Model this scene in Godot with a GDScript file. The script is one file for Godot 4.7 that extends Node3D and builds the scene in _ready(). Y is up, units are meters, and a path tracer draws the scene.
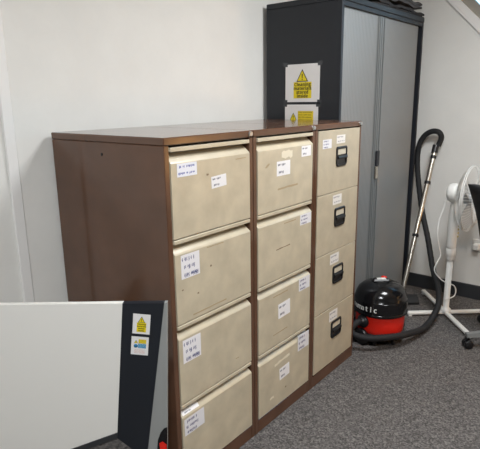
extends Node3D

const W := 0.458          # width of one filing cabinet
const D := 0.632          # its depth
const WALL_Z := -0.655    # back wall
const END_X := 2.685      # end wall
const FRONT_Z := 6.0
const LEFT_X := -4.5
const CEIL := 2.5

var M := {}
var taken := {}
var rng := RandomNumberGenerator.new()

# ------------------------------------------------------------------ helpers
func numbered(n: String) -> String:
	if not taken.has(n):
		taken[n] = 0
		return n
	taken[n] += 1
	return "%s_%03d" % [n, taken[n]]

func thing(called: String, label: String, category: String, group := "") -> Node3D:
	var o := Node3D.new()
	o.name = numbered(called)
	add_child(o)
	meta(o, label, category, group)
	return o

func meta(o: Node, label: String, category: String, group := "") -> void:
	o.set_meta("label", label)
	o.set_meta("category", category)
	if group != "":
		o.set_meta("group", group)

func begin() -> SurfaceTool:
	var st := SurfaceTool.new()
	st.begin(Mesh.PRIMITIVE_TRIANGLES)
	st.set_smooth_group(-1)
	return st

func done(st: SurfaceTool) -> ArrayMesh:
	st.generate_normals()
	return st.commit()

func part(called: String, mesh: Mesh, m: Material, parent: Node3D) -> MeshInstance3D:
	var o := MeshInstance3D.new()
	o.name = called
	o.mesh = mesh
	o.material_override = m
	o.cast_shadow = GeometryInstance3D.SHADOW_CASTING_SETTING_ON
	parent.add_child(o, true)
	return o

func build(called: String, st: SurfaceTool, m: Material, parent: Node3D) -> MeshInstance3D:
	return part(called, done(st), m, parent)

func struct(called: String, st: SurfaceTool, m: Material, label: String, category: String) -> MeshInstance3D:
	var o := build(called, st, m, self)
	taken[called] = 0
	o.set_meta("kind", "structure")
	o.set_meta("label", label)
	o.set_meta("category", category)
	return o

# a triangle that faces along "out"
func tri(st: SurfaceTool, a: Vector3, b: Vector3, c: Vector3, out: Vector3) -> void:
	if (a - c).cross(a - b).dot(out) < 0.0:
		var t := b
		b = c
		c = t
	st.add_vertex(a)
	st.add_vertex(b)
	st.add_vertex(c)

func quad(st: SurfaceTool, a: Vector3, b: Vector3, c: Vector3, d: Vector3, out: Vector3) -> void:
	tri(st, a, b, c, out)
	tri(st, a, c, d, out)

# chamfered box
func cbox(st: SurfaceTool, lo: Vector3, hi: Vector3, bevel: float, xf := Transform3D.IDENTITY) -> void:
	var c := (lo + hi) * 0.5
	var h := (hi - lo) * 0.5
	var b := minf(bevel, minf(h.x, minf(h.y, h.z)) * 0.9)
	var cor := func(s: Vector3, axis: int) -> Vector3:
		var q := Vector3(s.x * (h.x - b), s.y * (h.y - b), s.z * (h.z - b))
		q[axis] = s[axis] * h[axis]
		return xf * (c + q)
	for ax in 3:
		var u := (ax + 1) % 3
		var v := (ax + 2) % 3
		for sg: float in [-1.0, 1.0]:
			var pts: Array[Vector3] = []
			for k: Vector2 in [Vector2(-1, -1), Vector2(1, -1), Vector2(1, 1), Vector2(-1, 1)]:
				var s := Vector3.ZERO
				s[ax] = sg
				s[u] = k.x
				s[v] = k.y
				pts.append(cor.call(s, ax))
			var n := Vector3.ZERO
			n[ax] = sg
			quad(st, pts[0], pts[1], pts[2], pts[3], xf.basis * n)
		if b <= 0.0:
			continue
		for su: float in [-1.0, 1.0]:
			for sv: float in [-1.0, 1.0]:
				var s1 := Vector3.ZERO
				s1[u] = su
				s1[v] = sv
				var s2 := s1
				s1[ax] = -1
				s2[ax] = 1
				var n2 := Vector3.ZERO
				n2[u] = su
				n2[v] = sv
				quad(st, cor.call(s1, u), cor.call(s2, u), cor.call(s2, v), cor.call(s1, v), xf.basis * n2)
	if b > 0.0:
		for sx: float in [-1.0, 1.0]:
			for sy: float in [-1.0, 1.0]:
				for sz: float in [-1.0, 1.0]:
					var s := Vector3(sx, sy, sz)
					tri(st, cor.call(s, 0), cor.call(s, 1), cor.call(s, 2), xf.basis * s)

# outline in the plane O + U x + V y, thickness along N
func prism(st: SurfaceTool, poly: PackedVector2Array, o: Vector3, u: Vector3, v: Vector3, n: Vector3, t: float) -> void:
	var idx := Geometry2D.triangulate_polygon(poly)
	for i in range(0, idx.size(), 3):
		var a := o + u * poly[idx[i]].x + v * poly[idx[i]].y
		var b := o + u * poly[idx[i + 1]].x + v * poly[idx[i + 1]].y
		var c := o + u * poly[idx[i + 2]].x + v * poly[idx[i + 2]].y
		tri(st, a, b, c, -n)
		tri(st, a + n * t, b + n * t, c + n * t, n)
	var area := 0.0
	for i in poly.size():
		area += poly[i].cross(poly[(i + 1) % poly.size()])
	for i in poly.size():
		var p := poly[i]
		var q := poly[(i + 1) % poly.size()]
		var e := (q - p)
		var nn := Vector2(e.y, -e.x) * signf(area)
		var a := o + u * p.x + v * p.y
		var b := o + u * q.x + v * q.y
		quad(st, a, b, b + n * t, a + n * t, u * nn.x + v * nn.y)

# skin between two outlines of the same count, with end caps
func loft(st: SurfaceTool, pa: PackedVector3Array, pb: PackedVector3Array) -> void:
	var ca := Vector3.ZERO
	var cb := Vector3.ZERO
	for i in pa.size():
		ca += pa[i] / pa.size()
		cb += pb[i] / pb.size()
	var mid := (ca + cb) * 0.5
	for i in pa.size():
		var j := (i + 1) % pa.size()
		var fc := (pa[i] + pa[j] + pb[i] + pb[j]) * 0.25
		quad(st, pa[i], pa[j], pb[j], pb[i], fc - (ca + cb) * 0.5)
		tri(st, ca, pa[i], pa[j], ca - mid)
		tri(st, cb, pb[i], pb[j], cb - mid)

func smooth_path(pts: PackedVector3Array, per: int) -> PackedVector3Array:
	var r := PackedVector3Array()
	for i in pts.size() - 1:
		var p0 := pts[maxi(i - 1, 0)]
		var p3 := pts[mini(i + 2, pts.size() - 1)]
		for k in per:
			r.append(pts[i].cubic_interpolate(pts[i + 1], p0, p3, float(k) / per))
	r.append(pts[pts.size() - 1])
	return r

func tube(st: SurfaceTool, pts: PackedVector3Array, r, sides := 12) -> void:
	st.set_smooth_group(0)
	var n := pts.size()
	var up := Vector3.UP
	var t0 := (pts[1] - pts[0]).normalized()
	if absf(t0.dot(up)) > 0.9:
		up = Vector3.RIGHT
	var nrm := (up - t0 * up.dot(t0)).normalized()
	var rings: Array[PackedVector3Array] = []
	for i in n:
		var t := (pts[mini(i + 1, n - 1)] - pts[maxi(i - 1, 0)]).normalized()
		nrm = (nrm - t * nrm.dot(t)).normalized()
		var bi := t.cross(nrm)
		var ring := PackedVector3Array()
		var rr: float = r if (r is float) else r[i]
		for k in sides:
			var a := TAU * k / sides
			ring.append(pts[i] + (nrm * cos(a) + bi * sin(a)) * rr)
		rings.append(ring)
	for i in n - 1:
		for k in sides:
			var k2 := (k + 1) % sides
			var m := (rings[i][k] + rings[i][k2] + rings[i + 1][k] + rings[i + 1][k2]) * 0.25
			quad(st, rings[i][k], rings[i][k2], rings[i + 1][k2], rings[i + 1][k], m - (pts[i] + pts[i + 1]) * 0.5)
	st.set_smooth_group(-1)
	for k in sides:
		var k2 := (k + 1) % sides
		tri(st, pts[0], rings[0][k], rings[0][k2], pts[0] - pts[1])
		tri(st, pts[n - 1], rings[n - 1][k], rings[n - 1][k2], pts[n - 1] - pts[n - 2])

# turned shape: profile of (radius, height) round the local y axis; sharp corners where a point repeats
func lathe(st: SurfaceTool, prof: PackedVector2Array, segs: int, xf := Transform3D.IDENTITY, smooth := true) -> void:
	var grp := 0
	st.set_smooth_group(0 if smooth else -1)
	for i in prof.size() - 1:
		var a := prof[i]
		var b := prof[i + 1]
		if a.is_equal_approx(b):
			grp += 1
			if smooth:
				st.set_smooth_group(grp)
			continue
		var e := b - a
		for k in segs:
			var t1 := TAU * k / segs
			var t2 := TAU * (k + 1) / segs
			var tm := (t1 + t2) * 0.5
			var out := Vector3(e.y * cos(tm), -e.x, e.y * sin(tm))
			var p := Vector3(a.x * cos(t1), a.y, a.x * sin(t1))
			var q := Vector3(a.x * cos(t2), a.y, a.x * sin(t2))
			var r := Vector3(b.x * cos(t2), b.y, b.x * sin(t2))
			var s := Vector3(b.x * cos(t1), b.y, b.x * sin(t1))
			var o2 := xf.basis * out
			if b.x > 1e-6:
				tri(st, xf * p, xf * r, xf * s, o2)
			if a.x > 1e-6:
				tri(st, xf * p, xf * q, xf * r, o2)
	st.set_smooth_group(-1)

func toward(at: Vector3, axis: Vector3) -> Transform3D:
	# local y along axis
	var y := axis.normalized()
	var x := y.cross(Vector3.UP if absf(y.y) < 0.9 else Vector3.RIGHT).normalized()
	return Transform3D(Basis(x, y, x.cross(y)), at)

# thin sheet with the whole texture on its front
func sheet(o: Vector3, u: Vector3, v: Vector3, w: float, h: float, t: float) -> ArrayMesh:
	var n := u.cross(v).normalized()
	var st := begin()
	var P: Array[Vector3] = [o, o + u * w, o + u * w + v * h, o + v * h]
	var T: Array[Vector2] = [Vector2(0, 1), Vector2(1, 1), Vector2(1, 0), Vector2(0, 0)]
	for f: Array in [[0, 2, 1], [0, 3, 2]]:
		for k: int in f:
			st.set_uv(T[k])
			st.add_vertex(P[k] + n * t)
	st.set_uv(Vector2(0.01, 0.01))
	for k in 4:
		var a := P[k]
		var b := P[(k + 1) % 4]
		quad(st, a, b, b + n * t, a + n * t, (a + b) * 0.5 - (P[0] + P[2]) * 0.5)
	quad(st, P[0], P[1], P[2], P[3], -n)
	return done(st)

func text(called: String, s: String, size: float, m: Material, xf: Transform3D, parent: Node3D, bold := true) -> MeshInstance3D:
	var f := SystemFont.new()
	f.font_names = PackedStringArray(["Droid Sans"])
	f.font_weight = 700 if bold else 400
	var t := TextMesh.new()
	t.font = f
	t.text = s
	t.font_size = 32
	t.pixel_size = size / 32.0
	t.depth = 0.0006
	t.curve_step = 2.0
	var o := part(called, t, m, parent)
	o.transform = xf
	return o

func mat(c: Color, rough := 0.6, metal := 0.0) -> StandardMaterial3D:
	var m := StandardMaterial3D.new()
	m.albedo_color = c
	m.roughness = rough
	m.metallic = metal
	return m

func c8(r: int, g: int, b: int) -> Color:
	return Color8(r, g, b)

# seamless grain from lo to hi in brightness, tinted by the material colour
func grain(freq: float, octaves: int, lo: float, hi: float, sd: int, size := 256) -> ImageTexture:
	var fn := FastNoiseLite.new()
	fn.noise_type = FastNoiseLite.TYPE_SIMPLEX_SMOOTH
	fn.seed = sd
	fn.frequency = freq
	fn.fractal_octaves = octaves
	var im := fn.get_seamless_image(size, size)
	im.convert(Image.FORMAT_RGB8)
	for y in size:
		for x in size:
			var g := lerpf(lo, hi, im.get_pixel(x, y).r)
			im.set_pixel(x, y, Color(g, g, g))
	return ImageTexture.create_from_image(im)

func triplanar(m: StandardMaterial3D, per_metre: float) -> void:
	m.uv1_triplanar = true
	m.uv1_world_triplanar = true
	m.uv1_scale = Vector3.ONE * per_metre

# handwriting on a sticker
func scribble(sd: int, ink: Color, paper: Color, lines: int) -> StandardMaterial3D:
	var r := RandomNumberGenerator.new()
	r.seed = sd
	var im := Image.create(96, 72, false, Image.FORMAT_RGB8)
	im.fill(paper)
	for l in lines:
		var y0 := int(72.0 * (l + 0.35) / lines)
		var x := r.randi_range(6, 16)
		var stop := r.randi_range(55, 88)
		while x < stop:
			var hgt := r.randi_range(7, 13)
			for k in hgt:
				var dx := int(2.0 * sin(k * 0.9 + r.randf()))
				im.fill_rect(Rect2i(clampi(x + dx, 0, 92), clampi(y0 + k, 0, 70), 2, 2), ink)
			if r.randf() < 0.6:
				im.fill_rect(Rect2i(x, clampi(y0 + hgt / 2, 0, 70), 4, 2), ink)
			x += r.randi_range(4, 6)
			if r.randf() < 0.16:
				x += 7
	var m := mat(Color.WHITE, 0.55)
	m.albedo_texture = ImageTexture.create_from_image(im)
	return m

# small print: rows of tiny dark letters on a coloured field
func small_print(sd: int, ink: Color, paper: Color, rows: int) -> StandardMaterial3D:
	var r := RandomNumberGenerator.new()
	r.seed = sd
	var im := Image.create(128, 96, false, Image.FORMAT_RGB8)
	im.fill(paper)
	var pitch := 96.0 / rows
	for l in rows:
		var y0 := int(pitch * (l + 0.25))
		var x := 6
		while x < 120:
			var hgt := int(pitch * 0.5)
			im.fill_rect(Rect2i(x, y0, 2, hgt), ink)
			if r.randf() < 0.7:
				im.fill_rect(Rect2i(x, y0 + r.randi_range(0, hgt - 2), 5, 2), ink)
			x += 6
			if r.randf() < 0.18:
				x += 6
	var m := mat(Color.WHITE, 0.5)
	m.albedo_texture = ImageTexture.create_from_image(im)
	return m

# ------------------------------------------------------------------ materials
func make_materials() -> void:
	M.wall = mat(c8(228, 227, 222), 0.85)
	M.wall.albedo_texture = grain(0.02, 4, 0.975, 1.0, 3)
	triplanar(M.wall, 0.7)
	M.trim = mat(c8(232, 231, 228), 0.45)
	M.ceiling = mat(c8(238, 238, 234), 0.9)
	M.skirting = mat(c8(46, 48, 51), 0.5)
	# carpet: fine tufts over coarse flecks
	var fine := FastNoiseLite.new()
	fine.noise_type = FastNoiseLite.TYPE_CELLULAR
	fine.cellular_return_type = FastNoiseLite.RETURN_CELL_VALUE
	fine.seed = 11
	fine.frequency = 0.16
	fine.fractal_octaves = 1
	var a := fine.get_seamless_image(512, 512)
	fine.noise_type = FastNoiseLite.TYPE_SIMPLEX_SMOOTH
	fine.frequency = 0.03
	fine.fractal_octaves = 4
	fine.seed = 29
	var b := fine.get_seamless_image(512, 512)
	var im := Image.create(512, 512, false, Image.FORMAT_RGB8)
	var hm := Image.create(512, 512, false, Image.FORMAT_RGB8)
	for y in 512:
		for x in 512:
			var f := a.get_pixel(x, y).r
			var g := b.get_pixel(x, y).r
			var v := 0.60 + 0.34 * (f - 0.5) + 0.16 * (g - 0.5)
			im.set_pixel(x, y, Color(v * 1.01, v, v * 0.985))
			hm.set_pixel(x, y, Color(f, f, f))
	M.carpet = mat(c8(150, 146, 145), 1.0)
	M.carpet.albedo_texture = ImageTexture.create_from_image(im)
	M.carpet.heightmap_enabled = true
	M.carpet.heightmap_texture = ImageTexture.create_from_image(hm)
	M.carpet.heightmap_scale = 0.12
	triplanar(M.carpet, 2.0)
	M.brown = mat(c8(99, 70, 53), 0.12)
	M.brown.albedo_texture = grain(0.012, 5, 0.88, 1.0, 5)
	triplanar(M.brown, 1.3)
	M.cream = mat(c8(200, 188, 163), 0.32)
	M.cream.albedo_texture = grain(0.015, 5, 0.90, 1.0, 8)
	triplanar(M.cream, 2.1)
	M.cream2 = mat(c8(190, 178, 154), 0.42)
	M.cream2.albedo_texture = grain(0.02, 5, 0.92, 1.0, 9)
	triplanar(M.cream2, 2.1)
	M.scuff = mat(c8(168, 150, 120), 0.7)
	M.chip = mat(c8(128, 110, 90), 0.7)
	M.residue = mat(c8(222, 212, 188), 0.6)
	M.chrome = mat(c8(205, 205, 205), 0.22, 1.0)
	M.steel = mat(c8(196, 190, 180), 0.26, 1.0)
	M.black = mat(c8(24, 24, 26), 0.35)
	M.black_gloss = mat(c8(18, 18, 20), 0.16)
	M.black_soft = mat(c8(22, 22, 24), 0.75)
	M.card = mat(c8(196, 188, 168), 0.5)
	M.dark = mat(c8(24, 28, 35), 0.5)
	M.tambour = mat(c8(126, 127, 126), 0.4)
	M.tambour_edge = mat(c8(114, 117, 117), 0.33)
	M.red = mat(c8(222, 40, 26), 0.3)
	M.white_plastic = mat(c8(232, 231, 226), 0.4)
	M.fan_blade = mat(c8(170, 172, 172), 0.35)
	M.button = mat(c8(190, 176, 110), 0.5)
	M.paper = mat(c8(226, 224, 222), 0.5)
	M.yellow = mat(c8(226, 205, 20), 0.5)
	M.ink = mat(c8(30, 28, 24), 0.6)
	M.blue = mat(c8(40, 120, 165), 0.5)
	M.tape = mat(c8(62, 65, 69), 0.25)
	M.orange_print = small_print(71, c8(205, 120, 90), c8(226, 224, 222), 4)
	M.yellow_print = small_print(72, c8(90, 80, 20), c8(222, 196, 40), 4)
	M.blue_print = small_print(73, c8(190, 215, 225), c8(60, 135, 175), 4)
	M.window_frame = mat(c8(150, 146, 136), 0.5)
	M.glass = mat(Color(0.92, 0.98, 1.0, 0.08), 0.0)
	M.glass.transparency = BaseMaterial3D.TRANSPARENCY_ALPHA
	M.panel_glow = mat(c8(245, 245, 245), 0.5)
	M.panel_glow.emission_enabled = true
	M.panel_glow.emission = Color(1.0, 0.97, 0.92)
	M.panel_glow.emission_energy_multiplier = 2.0
	M.added_lamp_shade = mat(c8(240, 215, 170), 0.7)  # glow of the added lamp out of view
	M.added_lamp_shade.emission_enabled = true
	M.added_lamp_shade.emission = Color(1.0, 0.74, 0.42)
	M.added_lamp_shade.emission_energy_multiplier = 2.2
	M.cloth = mat(c8(78, 79, 82), 0.85)
	M.cloth_dark = mat(c8(42, 43, 46), 0.85)
	M.screen_white = mat(c8(226, 224, 218), 0.7)
	M.screen_grey = mat(c8(146, 148, 146), 0.4)
	M.notes = []
	for k in 5:
		M.notes.append(scribble(100 + k * 7, [c8(70, 80, 150), c8(60, 62, 80), c8(90, 86, 120), c8(60, 66, 110), c8(110, 106, 120)][k], [c8(228, 228, 234), c8(232, 230, 230), c8(222, 221, 224), c8(228, 226, 228), c8(224, 220, 214)][k], [2, 2, 3, 3, 2][k]))

# ------------------------------------------------------------------ setting
func make_room() -> void:
	var th := 0.12
	var st := begin()
	cbox(st, Vector3(LEFT_X - th, -th, WALL_Z - th), Vector3(END_X + th, 0, FRONT_Z + th), 0)
	struct("floor", st, M.carpet, "mottled dark grey carpet covering the office floor", "floor")
	st = begin()
	cbox(st, Vector3(LEFT_X - th, CEIL, WALL_Z - th), Vector3(END_X + th, CEIL + th, FRONT_Z + th), 0)
	struct("ceiling", st, M.ceiling, "plain white office ceiling above the cabinets", "ceiling")
	st = begin()
	cbox(st, Vector3(LEFT_X - th, 0, WALL_Z - th), Vector3(END_X + th, CEIL, WALL_Z), 0)
	struct("wall_back", st, M.wall, "white painted wall behind the brown filing cabinets", "wall")
	st = begin()
	cbox(st, Vector3(LEFT_X - th, 0, WALL_Z), Vector3(LEFT_X, CEIL, FRONT_Z), 0)
	struct("wall_left", st, M.wall, "white painted wall facing the room's window wall", "wall")
	st = begin()
	cbox(st, Vector3(LEFT_X - th, 0, FRONT_Z), Vector3(END_X + th, CEIL, FRONT_Z + th), 0)
	struct("wall_front", st, M.wall, "white painted wall facing the filing cabinets", "wall")
	# end wall with a window whose lower corner is cut off at a slant
	var A := Vector2(-0.10, 2.2)
	var B := Vector2(0.8, 1.3)
	var C := Vector2(2.2, 1.3)
	var E := Vector2(2.2, 2.2)
	st = begin()
	for poly: PackedVector2Array in [
			PackedVector2Array([Vector2(WALL_Z, 0), Vector2(FRONT_Z, 0), Vector2(FRONT_Z, B.y), Vector2(WALL_Z, B.y)]),
			PackedVector2Array([Vector2(WALL_Z, B.y), B, A, Vector2(WALL_Z, A.y)]),
			PackedVector2Array([C, Vector2(FRONT_Z, C.y), Vector2(FRONT_Z, E.y), E]),
			PackedVector2Array([Vector2(WALL_Z, A.y), Vector2(FRONT_Z, A.y), Vector2(FRONT_Z, CEIL), Vector2(WALL_Z, CEIL)])]:
		prism(st, poly, Vector3(END_X, 0, 0), Vector3(0, 0, 1), Vector3.UP, Vector3.RIGHT, th)
	struct("wall_right", st, M.wall, "off-white end wall behind the desk fan and vacuum wand", "wall")
	# window: slanted white architrave, taupe frame, pane
	var win := Node3D.new()
	win.name = "window_1"
	add_child(win)
	win.set_meta("kind", "structure")
	win.set_meta("label", "window with a slanted white surround high in the end wall")
	win.set_meta("category", "window")
	var outer := PackedVector2Array([A, B, C, E])
	var cen := (A + B + C + E) / 4.0
	var grown := PackedVector2Array([A + Vector2(-0.135, 0.056), B + Vector2(-0.025, -0.056), C + Vector2(0.056, -0.056), E + Vector2(0.056, 0.056)])
	var inner := PackedVector2Array([A + Vector2(0.13, -0.054), B + Vector2(0.024, 0.054), C + Vector2(-0.054, 0.054), E + Vector2(-0.054, -0.054)])
	for i in 4:
		var j := (i + 1) % 4
		st = begin()
		prism(st, PackedVector2Array([outer[i], outer[j], grown[j], grown[i]]), Vector3(END_X - 0.014, 0, 0), Vector3(0, 0, 1), Vector3.UP, Vector3.RIGHT, 0.0138)
		build("architrave", st, M.trim, win)
		st = begin()
		prism(st, PackedVector2Array([outer[i], outer[j], inner[j], inner[i]]), Vector3(END_X + 0.012, 0, 0), Vector3(0, 0, 1), Vector3.UP, Vector3.RIGHT, 0.06)
		build("window_frame", st, M.window_frame, win)
	st = begin()
	prism(st, inner, Vector3(END_X + 0.04, 0, 0), Vector3(0, 0, 1), Vector3.UP, Vector3.RIGHT, 0.006)
	build("pane", st, M.glass, win)
	# skirtings
	st = begin()
	cbox(st, Vector3(LEFT_X, 0, WALL_Z), Vector3(END_X, 0.105, WALL_Z + 0.014), 0.003)
	struct("baseboard_back", st, M.skirting, "dark grey skirting along the white back wall", "skirting")
	st = begin()
	cbox(st, Vector3(END_X - 0.016, 0, WALL_Z + 0.015), Vector3(END_X, 0.105, FRONT_Z), 0.003)
	struct("baseboard_right", st, M.skirting, "dark grey skirting along the end wall behind the fan", "skirting")
	# upright cover strip on the back wall, left of the cabinets
	st = begin()
	cbox(st, Vector3(-0.180, 0.105, WALL_Z), Vector3(-0.136, CEIL, WALL_Z + 0.012), 0.004)
	struct("trim_1", st, M.trim, "upright white cover strip on the wall beside the brown cabinets", "trim")
	# socket on the end wall
	var so := thing("wall_socket", "white wall socket with a plug low on the end wall", "socket")
	st = begin()
	cbox(st, Vector3(END_X - 0.010, 0.36, 0.262), Vector3(END_X, 0.446, 0.408), 0.004)
	build("face_plate", st, M.white_plastic, so)
	st = begin()
	cbox(st, Vector3(END_X - 0.048, 0.372, 0.274), Vector3(END_X - 0.010, 0.42, 0.318), 0.008)
	build("plug", st, M.white_plastic, so)

func ceiling_panel(x: float, z: float, energy: float, label: String) -> void:
	var t := thing("ceiling_light", label, "light", "square ceiling light panels")
	t.position = Vector3(x, CEIL, z)
	var st := begin()
	for s: Array in [[-0.31, -0.31, 0.31, -0.29], [-0.31, 0.29, 0.31, 0.31], [-0.31, -0.29, -0.29, 0.29], [0.29, -0.29, 0.31, 0.29]]:
		cbox(st, Vector3(s[0], -0.02, s[1]), Vector3(s[2], 0.0, s[3]), 0.002)
	build("frame", st, M.trim, t)
	st = begin()
	cbox(st, Vector3(-0.29, -0.012, -0.29), Vector3(0.29, -0.004, 0.29), 0.0)
	build("diffuser", st, M.panel_glow, t)
	var l := AreaLight3D.new()
	l.name = "light"
	l.area_size = Vector2(0.57, 0.57)
	l.light_energy = energy
	l.light_color = Color(0.97, 0.985, 1.0)
	l.area_range = 12.0
	l.area_attenuation = 2.0
	l.shadow_enabled = true
	l.rotation_degrees.x = -90
	l.position.y = -0.022
	t.add_child(l)

# ------------------------------------------------------------------ filing cabinets
func sticker(drawer: Node3D, x: float, y: float, w: float, h: float, kind: int, z := 0.0032, tilt := 0.0) -> void:
	var u := Vector3(cos(tilt), sin(tilt), 0)
	var v := Vector3(-sin(tilt), cos(tilt), 0)
	part("sticker", sheet(Vector3(x, y, z), u, v, w, h, 0.0006), M.notes[kind], drawer)

func mark(drawer: Node3D, x: float, y: float, w: float, h: float, m: Material, tilt := 0.0) -> void:
	var u := Vector3(cos(tilt), sin(tilt), 0)
	var v := Vector3(-sin(tilt), cos(tilt), 0)
	var st := begin()
	var poly := PackedVector2Array()
	var r := RandomNumberGenerator.new()
	r.seed = int(x * 1000.0) + int(y * 7000.0)
	for k in 7:
		poly.append(Vector2(w * k / 6.0, -h * r.randf_range(0.2, 0.5)))
	for k in 7:
		poly.append(Vector2(w * (6 - k) / 6.0, h * r.randf_range(0.2, 0.5)))
	prism(st, poly, Vector3(x, y, 0.0030), u, v, Vector3(0, 0, 1), 0.0005)
	build("scuff_mark", st, m, drawer)

func cabinet_case(x0: float, label: String) -> Node3D:
	var t := thing("filing_cabinet", label, "filing cabinet", "row of brown and cream filing cabinets")
	t.position = Vector3(x0, 0, 0)
	var cw := W - 0.003
	var st := begin()
	cbox(st, Vector3(0, 0.0, -D), Vector3(0.022, 1.294, 0), 0.002)
	cbox(st, Vector3(cw - 0.022, 0.0, -D), Vector3(cw, 1.294, 0), 0.002)
	cbox(st, Vector3(0.022, 0.0, -D), Vector3(cw - 0.022, 1.294, -D + 0.01), 0.0)
	cbox(st, Vector3(0.022, 0.03, -D + 0.01), Vector3(cw - 0.022, 0.04, -0.02), 0.0)
	build("case", st, M.brown, t)
	st = begin()
	cbox(st, Vector3(-0.0012, 1.2945, -D - 0.001), Vector3(cw + 0.0012, 1.32, 0.002), 0.003)
	build("top", st, M.brown, t)
	st = begin()
	cbox(st, Vector3(0.022, 0.0, -0.03), Vector3(cw - 0.022, 0.062, -0.001), 0.002)
	build("plinth", st, M.brown, t)
	# lock barrel in the corner of the top
	st = begin()
	var xf := toward(Vector3(cw - 0.020, 1.3075, 0.001), Vector3(0, 0, 1))
	lathe(st, PackedVector2Array([Vector2(0, 0), Vector2(0.010, 0), Vector2(0.010, 0), Vector2(0.010, 0.006), Vector2(0.0085, 0.009), Vector2(0.0085, 0.009), Vector2(0, 0.009)]), 20, xf)
	build("lock", st, M.chrome, t)
	return t

func pull_drawer(t: Node3D, k: int) -> Node3D:
	# face with a sloping finger pull along the top, under an overhanging lip
	var d := Node3D.new()
	d.name = "drawer"
	t.add_child(d, true)
	d.position = Vector3(0, 1.288 - 0.306 * k, 0)
	var x0 := 0.0240
	var x1 := W - 0.003 - 0.0240
	var prof := [Vector2(0.003, -0.052), Vector2(-0.0005, -0.0465), Vector2(-0.024, -0.0205), Vector2(-0.05, -0.0205), Vector2(-0.05, -0.303), Vector2(0.0015, -0.303), Vector2(0.003, -0.3015)]
	var pa := PackedVector3Array()
	var pb := PackedVector3Array()
	for i in prof.size():
		var inset := 0.010 if (i == 2) else 0.0
		pa.append(Vector3(x0 + inset * 0.3, prof[i].y, prof[i].x))
		pb.append(Vector3(x1 - inset, prof[i].y, prof[i].x))
	var st := begin()
	loft(st, pa, pb)
	build("drawer_front", st, M.cream, d)
	st = begin()
	cbox(st, Vector3(x0, -0.0150, -0.034), Vector3(x1, -0.0005, 0.004), 0.0018)
	build("lip", st, M.cream, d)
	return d

func flat_drawer(t: Node3D, y1: float, y0: float) -> Node3D:
	var d := Node3D.new()
	d.name = "drawer"
	t.add_child(d, true)
	d.position = Vector3(0, y1, 0)
	var x0 := 0.0235
	var x1 := W - 0.003 - 0.0235
	var st := begin()
	cbox(st, Vector3(x0, y0 - y1 + 0.0025, -0.03), Vector3(x1, 0, 0.003), 0.002)
	build("drawer_front", st, M.cream2, d)
	# recessed black pull with a card above it
	var hx := 0.188
	var hw := 0.108
	var top := -0.083
	var hh := 0.092
	st = begin()
	var o := PackedVector2Array()
	var inn := PackedVector2Array()
	for c: Array in [[hx + hw - 0.012, top - 0.010, 0.012, 0.0], [hx + 0.012, top - 0.010, 0.012, PI / 2], [hx + 0.020, top - hh + 0.018, 0.020, PI], [hx + hw - 0.020, top - hh + 0.018, 0.020, PI * 1.5]]:
		for k in 6:
			var a: float = c[3] + PI / 2 * k / 5.0
			o.append(Vector2(c[0] + cos(a) * c[2], c[1] + sin(a) * c[2]))
			inn.append(Vector2(c[0] + cos(a) * maxf(c[2] - 0.010, 0.002), c[1] + sin(a) * maxf(c[2] - 0.010, 0.002)))
	for i in o.size():
		var j := (i + 1) % o.size()
		var z0 := 0.003
		var z1 := 0.009
		quad(st, Vector3(o[i].x, o[i].y, z0), Vector3(o[j].x, o[j].y, z0), Vector3(o[j].x, o[j].y, z1 - 0.002), Vector3(o[i].x, o[i].y, z1 - 0.002), Vector3(o[i].x - hx - hw / 2, o[i].y - top + hh / 2, 0))
		var m1 := o[i].lerp(inn[i], 0.3)
		var m2 := o[j].lerp(inn[j], 0.3)
		quad(st, Vector3(o[i].x, o[i].y, z1 - 0.002), Vector3(o[j].x, o[j].y, z1 - 0.002), Vector3(m2.x, m2.y, z1), Vector3(m1.x, m1.y, z1), Vector3(o[i].x - hx - hw / 2, o[i].y - top + hh / 2, 0.1))
		quad(st, Vector3(m1.x, m1.y, z1), Vector3(m2.x, m2.y, z1), Vector3(inn[j].x, inn[j].y, z1), Vector3(inn[i].x, inn[i].y, z1), Vector3(0, 0, 1))
		quad(st, Vector3(inn[i].x, inn[i].y, z1), Vector3(inn[j].x, inn[j].y, z1), Vector3(inn[j].x, inn[j].y, z0), Vector3(inn[i].x, inn[i].y, z0), -Vector3(o[i].x - hx - hw / 2, o[i].y - top + hh / 2, 0))
	prism(st, inn, Vector3(0, 0, 0.003), Vector3.RIGHT, Vector3.UP, Vector3(0, 0, 1), 0.0012)
	# the cup lip below the card
	var lip := PackedVector2Array([Vector2(0.003, -0.040), Vector2(0.014, -0.044), Vector2(0.016, -0.050), Vector2(0.014, -0.058), Vector2(0.011, -0.058), Vector2(0.011, -0.048), Vector2(0.003, -0.046)])
	var la := PackedVector3Array()
	var lb := PackedVector3Array()
	for q in lip:
		la.append(Vector3(hx + 0.010, top + q.y, q.x))
		lb.append(Vector3(hx + hw - 0.010, top + q.y, q.x))
	loft(st, la, lb)
	var h := build("handle", st, M.black, d)
	h.set_meta("label", "recessed black plastic pull")
	st = begin()
	cbox(st, Vector3(hx + 0.013, top - 0.037, 0.0042), Vector3(hx + hw - 0.013, top - 0.010, 0.0056), 0.0004)
	build("card", st, M.card, d)
	return d

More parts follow.
